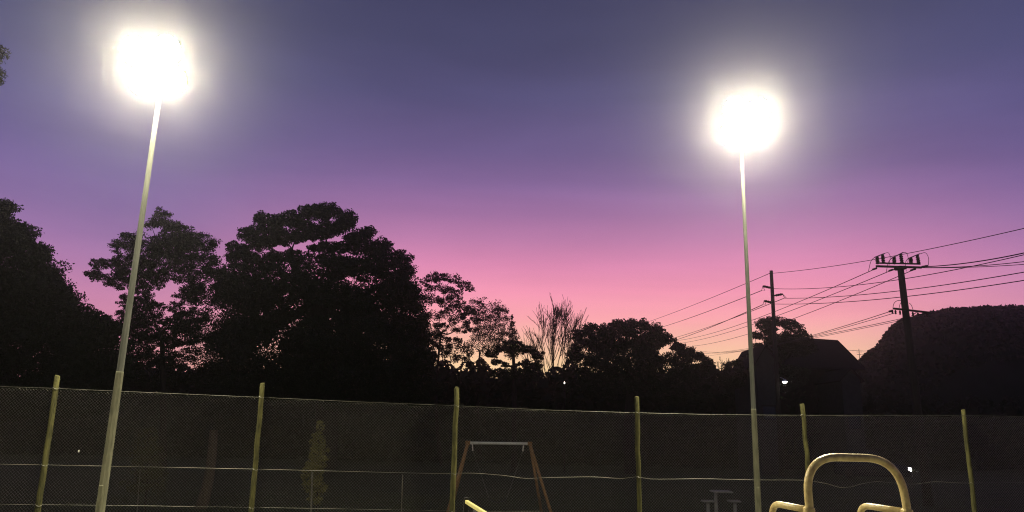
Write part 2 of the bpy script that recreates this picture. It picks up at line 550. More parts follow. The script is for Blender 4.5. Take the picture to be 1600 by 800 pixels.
# 3 the great fig
tree('fig_tree', 'huge broad dome-crowned fig tree, tallest and widest of the dark trees', 44, (505, 735),
     [(420, 346, 30, 15), (452, 342, 26, 15), (488, 332, 28, 16), (515, 330, 26, 14), (540, 346, 20, 18), (392, 366, 24, 14), (428, 362, 28, 9), (474, 352, 30, 10),
      (470, 366, 30, 10), (516, 356, 30, 14), (420, 376, 40, 10), (440, 374, 44, 9), (492, 366, 34, 11), (404, 384, 30, 9), (372, 392, 24, 14), (574, 364, 16, 13), (556, 378, 26, 20), (596, 388, 24, 17), (620, 406, 24, 16), (634, 424, 18, 14), (574, 420, 46, 26), (620, 446, 32, 24), (644, 470, 26, 26),
      (400, 410, 50, 20), (458, 404, 50, 15), (516, 388, 36, 13), (530, 414, 40, 22), (470, 448, 100, 38), (390, 456, 54, 40), (565, 474, 70, 44), (352, 440, 20, 26),
      (430, 516, 90, 46), (530, 530, 90, 46), (620, 520, 48, 46), (372, 540, 44, 50), (660, 520, 16, 40), (420, 590, 90, 44), (540, 596, 110, 44), (640, 590, 50, 44), (590, 560, 70, 26), (660, 560, 26, 20), (480, 560, 60, 24)],
     MAT['fig'], 3.9, sub=20, subr=(.28, .46), dens=1.35, fill=.4, trunk_r=.8, fork=(500, 470), depth=.9, group=TG)
# 4 slim tree
tree('slim_tree', 'slim open-branched tree standing right against the big fig', 52, (690, 735),
     [(664, 438, 14, 6), (680, 434, 11, 7), (692, 432, 10, 6), (706, 436, 11, 6), (722, 446, 13, 6), (734, 452, 7, 4), (672, 450, 10, 6), (694, 452, 14, 8), (712, 462, 14, 7),
      (672, 468, 11, 7), (696, 474, 18, 9), (722, 480, 16, 8), (738, 486, 12, 6), (664, 492, 12, 8), (706, 494, 20, 9), (734, 500, 14, 6), (684, 510, 14, 7), (714, 514, 18, 8),
      (700, 534, 22, 9), (672, 534, 18, 16), (704, 552, 28, 10)],
     MAT['leafb'], 3.2, sub=12, subr=(.4, .75), dens=.9, fill=.15, trunk_r=.14, fork=(689, 520), depth=1.0, corefill=False, shell=.1, group=TG, spread=1.2)
# 5 sparse upright tree
tree('sparse_tree', 'thin-leaved upright tree with many fine stems between slim tree and bare tree', 58, (748, 735),
     [(742, 480, 7, 9), (752, 474, 6, 7), (770, 484, 8, 10), (780, 482, 7, 8), (786, 496, 7, 12), (758, 494, 9, 10), (746, 500, 8, 12), (772, 508, 10, 12), (784, 520, 8, 12),
      (760, 522, 10, 10), (744, 526, 9, 12), (778, 536, 10, 9), (756, 544, 10, 8), (736, 540, 8, 10)],
     MAT['leafb'], 2.6, sub=12, subr=(.5, .9), dens=.75, fill=.1, trunk_r=.09, fork=(750, 548), stems=3, depth=1.2, corefill=False, shell=.0, group=TG, spread=1.3)
tree('small_conifer', 'little pointed conifer rising behind the low domed tree', 60, (800, 735),
     [(800, 496, 2, 7), (800, 508, 5, 8), (801, 520, 8, 9), (800, 533, 11, 9), (800, 550, 12, 10)],
     MAT['fig'], 2.8, sub=8, subr=(.4, .7), dens=.8, fill=.25, trunk_r=.12, fork=(800, 540), depth=1.0, corefill=False, group=TG)
# 7 low domed tree
tree('domed_tree', 'low umbrella-shaped tree with glowing gaps under its dome', 47, (803, 735),
     [(803, 538, 22, 7, 0), (782, 544, 18, 7, 0), (826, 545, 18, 7, 0), (768, 553, 12, 8, 0), (840, 555, 12, 8, 0), (803, 548, 30, 6, 0), (775, 566, 10, 6, 0), (790, 570, 8, 5, 0), (800, 584, 48, 10, 0),
      (822, 566, 8, 5, 0), (838, 572, 12, 8, 0)],
     MAT['fig'], 2.9, sub=14, dens=1.5, fill=.4, trunk_r=.2, fork=(803, 572), depth=1.2, corefill=False, group=TG)
# 8 bushy tree
tree('bushy_tree', 'wide bushy dark tree right of the bare tree, wires passing behind it', 48, (985, 735),
     [(905, 524, 13, 11), (922, 516, 15, 11), (946, 516, 18, 10), (966, 508, 16, 10), (986, 506, 14, 9), (1004, 508, 15, 9), (1024, 516, 16, 11), (1040, 530, 16, 11),
      (950, 546, 30, 12), (1004, 550, 30, 10), (970, 540, 24, 10), (945, 526, 24, 10), (985, 518, 26, 10), (1018, 526, 24, 10), (930, 538, 32, 14), (970, 528, 34, 14), (1012, 536, 32, 16), (1060, 542, 14, 9), (1076, 550, 13, 9), (1094, 558, 13, 9), (1106, 568, 12, 9), (1056, 560, 34, 14), (900, 552, 14, 18),
      (940, 562, 40, 16), (1000, 566, 50, 22), (1070, 582, 44, 18), (960, 596, 70, 26), (1050, 606, 60, 26)],
     MAT['fig'], 3.5, sub=18, subr=(.3, .52), dens=1.25, fill=.4, trunk_r=.4, fork=(985, 590), depth=1.0, group=TG)
# 9 round tree by the far utility pole
tree('round_tree', 'round dark tree with bright holes in its crown, behind the far utility pole', 53, (1212, 735),
     [(1200, 523, 18, 9), (1232, 531, 20, 11), (1190, 550, 18, 10), (1250, 541, 13, 9), (1214, 502, 22, 9), (1192, 506, 14, 9), (1238, 510, 16, 10), (1252, 522, 11, 10), (1258, 534, 12, 10), (1180, 524, 8, 6), (1206, 514, 9, 7), (1228, 526, 9, 9), (1205, 534, 15, 7), (1184, 540, 10, 5),
      (1240, 545, 30, 16), (1178, 556, 10, 7), (1166, 562, 9, 7), (1152, 567, 9, 6), (1138, 570, 8, 5), (1200, 560, 24, 14), (1176, 580, 30, 12), (1150, 590, 34, 16), (1220, 590, 50, 24)],
     MAT['fig'], 3.2, sub=18, subr=(.34, .56), dens=1.5, fill=.4, trunk_r=.3, fork=(1212, 570), depth=1.0, corefill=False, group=TG)

# 6 bare tree: fine upright branches, forking again and again
def bare_tree(name, label, Y, base, mains, r0, lv=4):
    foot = at(base[0], base[1], Y); foot.z = gz(foot.x, Y) - .05
    root = thing(name, foot, label, 'tree', TG)
    tr, br = MB(), MB()
    crown = at(base[0] + 2, base[2], Y)
    tp = limb(tr, foot, crown, r0, r0 * .4, .02, 8, 10)
    def grow(p, d, ln, r, lvl):
        q = p + d * ln
        pts = limb(br, p, q, r, max(.013, r * .55), .04, 4 if lvl > 2 else 3, 4)
        if lvl == 0:
            return
        for _ in range(random.choice((2, 3, 3))):
            u = random.uniform(.45, 1.0)
            o = pts[min(len(pts) - 1, int(u * (len(pts) - 1) + .5))]
            nd = (d + Vector((random.gauss(0, .2), random.gauss(0, .2), random.uniform(.0, .12)))).normalized()
            grow(o, nd, ln * random.uniform(.55, .88), max(.013, r * .6), lvl - 1)
    for (x, y, u) in mains:
        o = tp[int(u * (len(tp) - 1))]
        t_ = at(x, y, Y + random.uniform(-2, 2))
        d = (t_ - o)
        grow(o, d.normalized(), d.length * .37, r0 * .22, lv)
    tr.build('trunk', MAT['bark'], root, smooth=True)
    br.build('branches', MAT['bark'], root)
    return root
bare_tree('bare_tree', 'leafless tree with a fan of fine upright branches against the glow', 62, (862, 735, 520),
          [(806, 500, .42), (812, 494, .5), (820, 490, .55), (827, 484, .6), (834, 488, .6), (841, 482, .68), (848, 486, .7), (855, 476, .78), (862, 470, .92), (867, 468, .98), (873, 472, .98),
           (880, 478, .9), (887, 474, .84), (893, 470, .8), (900, 478, .74), (908, 480, .68), (916, 476, .64), (925, 470, .6), (934, 480, .52), (938, 492, .48), (920, 486, .58)], .14)
bare_tree('bare_tree', 'small faint leafless treetop low on the horizon beside the right lamp pole', 75, (1126, 720, 570),
          [(1108, 560, .7), (1116, 553, .8), (1126, 555, .9), (1134, 558, .8), (1142, 560, .7)], .1, 3)

# undergrowth: one dark mass at the foot of the trees
prof_u = [(-120, 575), (0, 590), (120, 585), (200, 560), (340, 575), (480, 575), (660, 565), (740, 566), (770, 574), (840, 574), (900, 572), (980, 580), (1110, 572), (1160, 574), (1230, 590), (1300, 612), (1420, 622), (1620, 625), (1750, 620)]
cen, siz = [], []
for j in range(44000):
    x = random.uniform(-120, 1750)
    for k in range(len(prof_u) - 1):
        if prof_u[k][0] <= x <= prof_u[k + 1][0]:
            u = (x - prof_u[k][0]) / (prof_u[k + 1][0] - prof_u[k][0])
            top = prof_u[k][1] + u * (prof_u[k + 1][1] - prof_u[k][1])
            break
    top += 6 * math.sin(x * .09) + 4 * math.sin(x * .23 + 1)
    Y = random.uniform(56, 66) if x < 1280 else random.uniform(60, 72)
    y = top + (735 - top) * random.random() ** 1.35
    p = at(x, y, Y)
    cen.append(p); siz.append(random.uniform(.22, .5) * (2.4 if y > top + 16 else 1))
un = quads('undergrowth', leaves(np.array([tuple(p) for p in cen]), np.array(siz), .75), MAT['under'])
tag(un, 'black mass of shrubs and low growth at the foot of the trees', kind='stuff')

# scrub on the hill
cen, siz = [], []
for j in range(26000):
    k = random.randrange(nk); r_ = random.randrange(2, 15)
    if random.random() < .35: r_ = random.choice((11, 12, 13))
    a = Vector(rows[r_][k]); b = Vector(rows[r_ + 1][min(k + 1, nk - 1)])
    p = a.lerp(b, random.random())
    cen.append((p.x, p.y, p.z + random.uniform(-.05, .28))); siz.append(random.uniform(.3, .75))
for j in range(90):                                          # treetops standing up on the ridge
    k = random.randrange(12, nk); a = Vector(rows[11][k]); rr = random.uniform(.15, .5)
    for q in in_ell((a.x, a.y + random.uniform(-2, 2), ridge[k].z + random.uniform(-.3, .05)), (rr * 1.3, rr * 1.3, rr), 70):
        cen.append(tuple(q)); siz.append(random.uniform(.12, .3))
hs = quads('hill_scrub', leaves(np.array(cen), np.array(siz), .7), MAT['under'])
tag(hs, 'dark scrub and treetops covering the hill on the right', kind='stuff')

# tree whose foliage tip reaches in at the left edge, beside the lamp
tree('overhanging_tree', 'grey-green foliage tip of a lit tree entering at the upper left edge', 12.6, (-420, 900),
     [(-21, 119, 34, 26, 0), (-23, 88, 34, 30, 0), (-130, 90, 90, 80, 0), (-250, 40, 120, 110, .5), (-400, 60, 160, 140, 0), (-300, 220, 150, 90, -.3)],
     MAT['leafd'], 6.0, sub=16, subr=(.2, .32), dens=1.0, fill=.4, trunk_r=.22, fork=(-380, 380), depth=.8, group=None, aspect=.3)

# shrubs behind the fence
tree('columnar_shrub', 'narrow yellow-green shrub lit behind the fence, beside a thin stake', 17, (496, 800),
     [(500, 668, 7, 12, 0), (498, 690, 12, 16, 0), (496, 712, 15, 18, 0), (494, 734, 16, 18, 0), (494, 756, 16, 16, 0), (478, 738, 8, 16, 0), (494, 776, 12, 12, 0)],
     MAT['leafc'], 4.0, sub=10, subr=(.3, .5), dens=.8, fill=.3, trunk_r=.04, fork=(496, 770), depth=1.0, cat='shrub', corefill=False, limbs=True)
tree('spreading_shrub', 'dim olive shrub behind the fence just right of the left lamp pole', 20, (230, 790),
     [(232, 680, 14, 12, 0), (222, 700, 18, 16, 0), (242, 712, 18, 18, 0), (226, 732, 24, 18, 0), (214, 752, 24, 16, 0), (246, 752, 20, 16, 0)],
     leafmat('dull_shrub_leaves', (.05, .055, .02), (.075, .07, .03)), 3.6, sub=10, subr=(.3, .5), dens=.35, fill=.25, trunk_r=.04, fork=(230, 755), depth=1.0, cat='shrub', corefill=False)
t = thing('tree_stump', at(318, 745, 25), 'dim leaning grey-brown trunk behind the fence left of second post', 'tree trunk')
f = at(318, 752, 25); f.z = gz(f.x, 25) - .05
mb = MB(); limb(mb, f, at(334, 672, 25), .2, .13, .02, 9, 6); mb.build('trunk', mat('pale_bark', (.13, .10, .065), (.08, .062, .042), 5, .95, stretch=(3, 3, .5), bump=.5), t, smooth=True)

# ================================================================== FENCE
topw = [(-500, 585), (0, 604), (90, 607), (200, 612), (410, 621), (560, 628), (714, 634), (860, 641), (995, 645), (1120, 648), (1255, 649), (1500, 649), (1600, 651), (2100, 656)]
midw = [(-500, 722), (0, 725), (200, 729), (400, 733), (600, 738), (690, 740), (740, 739), (790, 743), (820, 748), (860, 746), (930, 745), (970, 748), (985, 746), (998, 745), (1015, 749), (1100, 748), (1180, 750), (1255, 750),
        (1290, 755), (1312, 762), (1330, 761), (1345, 756), (1370, 752), (1400, 755), (1430, 757), (1460, 752), (1500, 755), (1600, 754), (2100, 758)]
botw = [(-500, 784), (0, 788), (200, 790), (400, 793), (640, 797), (1000, 803), (1500, 806), (2100, 810)]
def at_fence(px, py, off=0.0):
    """point on the fence's upright plane"""
    d = CR @ Vector(((px - 800) / FPX, (400 - py) / FPX, -1.0))
    o = Vector((F0.x, F0.y, 0)) + FN * off
    t = (o - EYE).dot(FN) / d.dot(FN)
    return EYE + d * t
def along(p):
    return (Vector((p.x, p.y, 0)) - Vector((F0.x, F0.y, 0))).dot(FD)
def zprofile(poly):
    P = [at_fence(*p) for p in poly]
    return np.array([along(p) for p in P]), np.array([p.z for p in P])
TU, TZ = zprofile(topw); MU, MZ = zprofile(midw); BU, BZ = zprofile(botw)
fo = thing('chain_link_fence', Vector((F0.x, F0.y, 0)), 'chain-link fence with mossy round timber posts and strained wires', 'fence')
# posts: (top px, base px) read from the photograph, diameter
POSTS = [((-250, 576), (-306, 806), .115), ((90, 588), (58, 806), .118), ((410, 600), (392, 808), .112), ((714, 607), (706, 810), .122), ((995, 621), (1000, 812), .112), ((1253, 632), (1271, 814), .115), ((1505, 641), (1525, 816), .108), ((1745, 648), (1778, 820), .112)]
for (tp, bp_, d) in POSTS:
    d *= .68
    a = at_fence(*bp_, -.03 - d / 2); b = at_fence(*tp, -.03 - d / 2)
    a.z = min(a.z, 0) - .25
    mb = MB()
    pts, rr = [], []
    for i in range(9):
        u = i / 8
        p = a.lerp(b, u) + Vector((random.gauss(0, .004), random.gauss(0, .004), 0))
        pts.append(p); rr.append(d / 2 * (1.04 - .1 * u) * random.uniform(.97, 1.03))
    pts.append(b + (b - a).normalized() * .012); rr.append(d / 2 * .78)
    mb.tube(pts, rr, 14)
    mb.build('post', MAT['post'], fo, smooth=True)
    for q_, (U_, Z_) in enumerate(((TU, TZ), (MU, MZ), (BU, BZ))):                # wire ties round the post
        zt = float(np.interp(along(b), U_, Z_))
        p = a.lerp(b, (zt - a.z) / (b.z - a.z))
        tie = [p + Vector((math.cos(w_) * d * .54, math.sin(w_) * d * .54 + (.03 if math.sin(w_) > .7 else 0), .012 * math.sin(w_ * 2))) for w_ in [k_ * math.pi / 6 for k_ in range(13)]]
        MB().tube(tie, .0028, 4).build('wire_tie', MAT['strain'], fo)
# strained wires
def wirepart(name, poly, r, off):
    P = [at_fence(p[0], p[1], off) for p in poly]
    Q = []
    for i in range(len(P) - 1):
        for q in range(4):
            Q.append(P[i].lerp(P[i + 1], q / 4))
    Q.append(P[-1])
    sm = [Q[0]] + [(Q[i - 1] + Q[i] * 2 + Q[i + 1]) / 4 for i in range(1, len(Q) - 1)] + [Q[-1]]
    MB().tube(sm, r * .85, 5).build(name, MAT['strain'], fo)
wirepart('strain_wire', topw, .0036, -.006)
wirepart('strain_wire', midw, .0042, -.006)
wirepart('strain_wire', botw, .0036, -.006)
# chain-link mesh, woven of real zigzag wires, one panel for each bay
DW = .046
ub = [along(at_fence(-500, 700)), ] + [along(at_fence((p[0][0] + p[1][0]) / 2, 700)) for p in POSTS[1:-1]] + [along(at_fence(2000, 700))]
ub[0] = along(at_fence(-262, 700)); ub[-1] = along(at_fence(1757, 700))
for bay in range(len(ub) - 1):
    i0, i1 = int(math.ceil(ub[bay] / (DW / 2))), int(math.ceil(ub[bay + 1] / (DW / 2)))
    Vv, Ff, base_i = [], [], 0
    for i in range(i0, i1):
        u0 = i * DW / 2
        zt = float(np.interp(u0, TU, TZ)) - .004
        zb = float(np.interp(u0, BU, BZ)) - .2
        k0, k1 = int(zb / (DW / 2)), int(zt / (DW / 2))
        ks = np.arange(k0, k1 + 1)
        ph = (ks + i) % 2
        uu = u0 + np.where(ph == 0, -.001, DW / 2 + .001) + .004 * np.sin(ks * .21 + i * .05) 
        dd = .004 * np.where(ph == 0, 1, -1) + .012 * np.sin(u0 * 1.7 + ks * .08)
        zz = ks * DW / 2
        px_ = F0.x + FD.x * uu + FN.x * dd; py_ = F0.y + FD.y * uu + FN.y * dd
        r = .0015
        n = len(ks)
        ring = [(FD.x * r * 1.2, FD.y * r * 1.2, 0), (-FD.x * r * .6 + FN.x * r, -FD.y * r * .6 + FN.y * r, 0), (-FD.x * r * .6 - FN.x * r, -FD.y * r * .6 - FN.y * r, 0)]
        A = np.stack([np.stack([px_ + q[0], py_ + q[1], zz], 1) for q in ring], 1)
        Vv.append(A.reshape(-1, 3))
        b0 = base_i + np.arange(n - 1)[:, None] * 3
        for a_, b_ in ((0, 1), (1, 2), (2, 0)):
            Ff.append(np.concatenate([b0 + a_, b0 + b_, b0 + 3 + b_, b0 + 3 + a_], 1))
        base_i += n * 3
    Vv = np.concatenate(Vv); Ff = np.concatenate(Ff)
    me = bpy.data.meshes.new('mesh_panel')
    me.vertices.add(len(Vv)); me.vertices.foreach_set('co', Vv.reshape(-1))
    me.loops.add(len(Ff) * 4); me.loops.foreach_set('vertex_index', Ff.reshape(-1).astype(np.int32))
    me.polygons.add(len(Ff)); me.polygons.foreach_set('loop_start', np.arange(0, len(Ff) * 4, 4, dtype=np.int32))
    me.update(calc_edges=True)
    o = link('mesh_panel', me, MAT['wire'], fo); o['kind'] = 'stuff'
# a small pale tag tied to the mesh
p = at_fence(123, 705, -.012)
MB().box(p, (.022, .006, .034), bev=.002).build('tag', MAT['frame'], fo)

# ================================================================== FLOODLIGHT POLES
def flood_pole(label, Y, base_px, top_px, r_base, r_top, sleeve_px, strap_px, yaw, head_r, w_):
    w2 = w_ * head_r
    heads = ((-w2, -.2, -head_r, 60), (w2, -.2, -head_r, 60), (-w2, -.2, head_r, 60), (w2, -.2, head_r, 60), (0, .16, -.12, -22))
    a = at(*base_px, Y); b = at(*top_px, Y)
    dirv = (b - a).normalized()
    a = a + dirv * (-(a.z) / dirv.z)                       # down to the ground
    root = thing('floodlight_pole', a, label, 'light pole', 'floodlight poles')
    def on(py):                                            # point of the axis at that height
        lo, hi = 0.0, (b - a).length
        for _ in range(40):
            m_ = (lo + hi) / 2
            q = CM.inverted() @ (a + dirv * m_)
            if 400 - FPX * q.y / -q.z > py: lo = m_
            else: hi = m_
        return a + dirv * lo
    s = on(sleeve_px)
    Ls = (s - a).length / (b - a).length
    rs = r_base + (r_top - r_base) * Ls
    MB().tube([s - dirv * .1, s.lerp(b, .5), b], [rs * .9, (rs * .9 + r_top) / 2, r_top], 8, phase=R(12)).build('pole', MAT['pole'], root)
    sl = MB().tube([a, a.lerp(s, .5), s, s + dirv * .012], [r_base, (r_base + rs) / 2, rs, rs * .93], 8, phase=R(12)).build('sleeve', MAT['polelow'], root)
    for py in strap_px:
        q = on(py)
        rq = r_base + (r_top - r_base) * (q - a).length / (b - a).length
        MB().tube([q - dirv * .014, q + dirv * .014], rq * 1.03, 8, phase=R(12)).build('strap', MAT['polelow'], root)
    q = a + Vector((0, 0, 0))
    MB().box(a + Vector((0, 0, .012)), (.42, .42, .024), bev=.004).build('base_plate', MAT['pole'], root)
    for sx in (-1, 1):
        for sy in (-1, 1):
            MB().tube([a + Vector((sx * .16, sy * .16, .024)), a + Vector((sx * .16, sy * .16, .07))], .014, 6).build('bolt', MAT['steel'], root)
    MB().box(a + dirv * .45 + Vector((0, -r_base * .97, 0)), (.055, .016, .2), bev=.004).build('access_door', MAT['polelow'], root)
    # crossarm and lamp heads, aimed down over the yard
    Rz = Matrix.Rotation(yaw, 3, 'Z')
    MB().tube([b + Rz @ Vector((-.3, 0, .03)), b + Rz @ Vector((.3, 0, .03))], .035, 8).build('crossarm', MAT['pole'], root)
    MB().tube([b - dirv * .02, b + dirv * .1], [r_top * 1.25, r_top * 1.15], 8).build('cap', MAT['pole'], root)
    for hx, hy, hz, tilt in heads:                         # front cluster sized to fill the bloom disc; small rear head lights the playground
        Rt = Rz @ Matrix.Rotation(R(-tilt), 3, 'X')
        up_ = Rz @ Matrix.Rotation(R(-58), 3, 'X') @ Vector((0, 1, 0)); ax = Rt @ Vector((0, 0, -1))
        c0 = b + Rz @ Vector((hx, hy, .10)) + up_ * hz
        hr = head_r * (.75 if tilt < 0 else 1)
        hd = MB()
        hd.tube([c0 - ax * .10, c0 - ax * .06, c0, c0 + ax * .03], [hr * .5, hr * .85, hr * .98, hr * .98], 24)
        for q in range(7):
            hd.box(c0 + Rt @ Vector(((-.15 + q * .05) * hr / .21, 0, .085)), (.008, hr * 1.1, .08), Rt)
        ho = hd.build('floodlight', MAT['housing'], root)
        ring = [tuple(c0 + ax * .033 + (Rt @ Vector((math.cos(q * math.pi / 12), math.sin(q * math.pi / 12), 0))) * hr) for q in range(24)]
        MB().add(ring, [tuple(range(23, -1, -1))]).build('lamp_glass', MAT['flood'], ho)
        MB().tube([c0 - ax * .05, b + Rz @ Vector((hx * .9, 0, .03)) + up_ * hz * .4], .02, 6).build('bracket', MAT['steel'], ho)
    return root
flood_pole('tall pale floodlight pole on the left, leaning in view, its twin lamps blazing white', 10.0, (156, 800), (253, 122), .060, .031, 582, (636, 762, 718), R(-6), .205, 1.18)
flood_pole('thinner floodlight pole on the right with blazing white lamps, beside the yellow tube frame', 12.0, (1185, 800), (1157, 206), .050, .026, 640, (770,), R(4), .20, 1.0)

# ================================================================== YARD EQUIPMENT (yellow tubes, bench)
def arc_path(pts, rad, n=7):
    """polyline with rounded corners"""
    out = [Vector(pts[0])]
    for i in range(1, len(pts) - 1):
        p0, p1, p2 = Vector(pts[i - 1]), Vector(pts[i]), Vector(pts[i + 1])
        a = (p0 - p1); b = (p2 - p1)
        r_ = min(rad, a.length * .48, b.length * .48)
        s, e = p1 + a.normalized() * r_, p1 + b.normalized() * r_
        for k in range(n + 1):
            t = k / n
            out.append(s * (1 - t) ** 2 + p1 * 2 * t * (1 - t) + e * t ** 2)
    out.append(Vector(pts[-1]))
    return out
YF = 5.5
lt, rt = at(1265.5, 800, YF), at(1418, 800, YF + .12)
tl, trr = at(1257, 713, YF), at(1404, 717, YF + .12)
ef = thing('exercise_frame', (lt.x, lt.y, 0), 'worn yellow steel tube frame, an upside-down U with two armrests, at lower right', 'exercise frame')
def ground_of(p, q):
    d = (q - p).normalized()
    return p + d * ((0.004 - p.z) / d.z)
lg, rg = ground_of(tl, lt), ground_of(trr, rt)
MB().tube(arc_path([lg, tl, trr, rg], .27, 14), .0285, 16).build('back_hoop', MAT['yellow'], ef, smooth=True)
arms = []
for (p0, p1) in (((1264, 797, YF), (1206, 787.5, YF + .44)), ((1417, 800, YF + .12), (1343, 793, YF + .56))):
    a = at(*p0); b = at(*p1); b.z = a.z + .004
    fwd = (b - a).normalized()
    dn = Vector((b.x + fwd.x * .03, b.y + fwd.y * .03, .004))
    MB().tube(arc_path([a, b, dn], .11, 10), .024, 14).build('armrest', MAT['yellow'], ef, smooth=True)
    arms.append((a, b))
    MB().box((a.x, a.y, a.z), (.07, .07, .05), bev=.012).build('weld_joint', MAT['yellow'], ef)
sa = (arms[0][0] + arms[1][0]) / 2; sb = (arms[0][1] + arms[1][1]) / 2
mid = (sa + sb) / 2; mid.z = .44
for q in range(4):
    t = -.36 + q * .24
    c = mid + (sb - sa) * t * .9
    MB().box((c.x, c.y, .44), (.70, .085, .03), Matrix.Rotation(R(12), 3, 'Z'), bev=.008).build('seat_slat', MAT['rubber'], ef)
for s_ in (0, 1):
    p = arms[s_][0].copy(); q = arms[s_][1].copy(); p.z = q.z = .40
    MB().tube([p, q + (q - p).normalized() * .03], .02, 10).build('seat_rail', MAT['yellow'], ef, smooth=True)
for p in (lg, rg):
    MB().box((p.x, p.y, .012), (.16, .16, .016), bev=.004).build('foot_plate', MAT['yellow'], ef)

# tilted seesaw beam, its raised end in front of the swing
b0 = at(729, 784, 6.6); b1 = at(802, 830, 5.2)
dirb = (b1 - b0).normalized()
be = thing('seesaw', ((b0.x + b1.x) / 2, (b0.y + b1.y) / 2, 0), 'tilted pale-yellow beam with black end below the swing at bottom centre', 'seesaw')
side = dirb.cross(Vector((0, 0, 1))).normalized()
upb = side.cross(dirb).normalized()
Mb = Matrix((dirb, side, upb)).transposed()
gnd = b0 + dirb * ((.10 - b0.z) / dirb.z)
ln = (gnd - b0).length
rmat = mat('pale_yellow_paint', (.62, .58, .24), (.5, .46, .18), 7, .4, bump=.15)
MB().box((b0 + gnd) / 2, (ln, .028, .03), Mb, bev=.004).build('beam', rmat, be)
MB().box(b0 - dirb * .012 - upb * .03, (.03, .04, .13), Mb, bev=.006).build('end_cap', MAT['rubber'], be)
MB().box(gnd + dirb * .012 - upb * .03, (.03, .04, .13), Mb, bev=.006).build('end_cap', MAT['rubber'], be)
MB().box((b0 + gnd) / 2 - upb * .055, (ln * .97, .034, .075), Mb, bev=.004).build('shade_strip', MAT['rubber'], be)  # black strip below the beam stands in for the shade there
pm = (b0 + gnd) / 2
for s_ in (-1, 1):
    MB().tube([pm + side * .05 * s_ - Vector((0, 0, .02)), Vector((pm.x, pm.y, .004)) + side * .16 * s_], .024, 10).build('leg', rmat, be, smooth=True)
MB().tube([pm - side * .08 - upb * .06, pm + side * .08 - upb * .06], .022, 10).build('pivot', MAT['steel'], be, smooth=True)

# ================================================================== PLAYGROUND BEYOND THE FENCE
YS = 23.0
sl_, sr_ = at(731, 692, YS), at(828, 693.5, YS + .2)
sw = thing('swing_set', ((sl_.x + sr_.x) / 2, YS, gz(0, YS)), 'swing set with pale top bar and rusty orange splayed legs behind the fence', 'swing')
MB().tube([sl_, sr_], .042, 10).build('top_bar', MAT['frame'], sw, smooth=True)
for p, feet in ((sl_, ((694, 806, YS - .9), (703, 806, YS + .9))), (sr_, ((868, 812, YS - .9), (848, 806, YS + 1.0)))):
    for fx, fy, fY in feet:
        q = at(fx, fy, fY); q.z = gz(q.x, q.y) - .03
        MB().tube([p + (p - q).normalized() * .04, q], .045, 9).build('leg', MAT['rust'], sw, smooth=True)
    MB().tube([p - Vector((.07, 0, 0)), p + Vector((.07, 0, 0))], .062, 10).build('socket', MAT['rust'], sw)
seatl, seatr = at(764, 778, YS), at(792, 778, YS + .1)
for top, bot in ((at(738, 694, YS), seatl), (at(818, 695, YS + .2), seatr)):
    hk = top + Vector((0, 0, -.13)) + (bot - top) * .04
    MB().tube([top, hk], .022, 6).build('hanger', MAT['frame'], sw)
    ch = MB(); n_ = 34
    for i in range(n_):
        p, q = hk.lerp(bot, i / n_), hk.lerp(bot, (i + .92) / n_)
        o = Vector((.010, 0, 0)) if i % 2 else Vector((0, .010, 0))
        ch.tube([p, p.lerp(q, .25) + o, p.lerp(q, .75) + o, q, p.lerp(q, .75) - o, p.lerp(q, .25) - o, p], .0042, 3, cap=False)
    ch.build('chain', MAT['strain'], sw)
sp_ = [seatl, seatl + Vector((.08, 0, -.08)), (seatl + seatr) / 2 + Vector((0, 0, -.14)), seatr + Vector((-.08, 0, -.08)), seatr]
st = MB()
for i in range(4):
    a, b = sp_[i], sp_[i + 1]
    st.add([tuple(a + Vector((0, -.08, 0))), tuple(a + Vector((0, .08, 0))), tuple(b + Vector((0, .08, 0))), tuple(b + Vector((0, -.08, 0))),
            tuple(a + Vector((0, -.08, .012))), tuple(a + Vector((0, .08, .012))), tuple(b + Vector((0, .08, .012))), tuple(b + Vector((0, -.08, .012)))],
           [(0, 1, 2, 3), (7, 6, 5, 4), (0, 4, 5, 1), (2, 6, 7, 3), (1, 5, 6, 2), (0, 3, 7, 4)])
st.build('seat', MAT['rubber'], sw)

# small table and stools on single posts
YT = 24.0
tp = at(1127, 768, YT)
pt = thing('picnic_table', (tp.x, YT, gz(tp.x, YT)), 'small picnic table flanked by two T-shaped stools behind the fence', 'picnic table')
def slab_on_post(px, py, wpx, Y, postpx, nm, lg_, dep):
    p = at(px, py, Y); q = at(postpx, py, Y)
    MB().box(p, (wpx * pxm(Y), dep, .05), bev=.012).build(nm, MAT['concrete'], pt)
    MB().tube([Vector((q.x, Y, p.z - .02)), Vector((q.x, Y, gz(q.x, Y) + .1)), Vector((q.x, Y, gz(q.x, Y) - .03))], [.05, .06, .09], 10).build(lg_, MAT['concrete'], pt, smooth=True)
slab_on_post(1127, 768, 27, YT, 1118, 'table_top', 'table_post', .62)
slab_on_post(1106, 783, 17, YT, 1106, 'stool_seat', 'stool_post', .34)
slab_on_post(1147, 783, 17, YT, 1148, 'stool_seat', 'stool_post', .34)

# thin stakes
for (x, y0, y1, Y, lab, r) in ((487, 738, 805, 16.2, 'thin pale stake standing in front of the narrow yellow-green shrub', .022), (628, 742, 800, 18, 'short whitish stake behind the fence, left of the third post', .016),
                               (217, 735, 790, 18, 'thin grey stake in front of the dim olive shrub', .012)):
    a, b = at(x, y1, Y), at(x + (2 if x < 300 else 1), y0, Y)
    a.z = gz(a.x, Y) - .05
    o = MB().tube([a, b, b + Vector((0, 0, .01))], [r, r * .9, r * .5], 8).build('stake', MAT['stake'], origin=tuple(a))
    tag(o, lab, 'stake', 'stakes behind the fence')

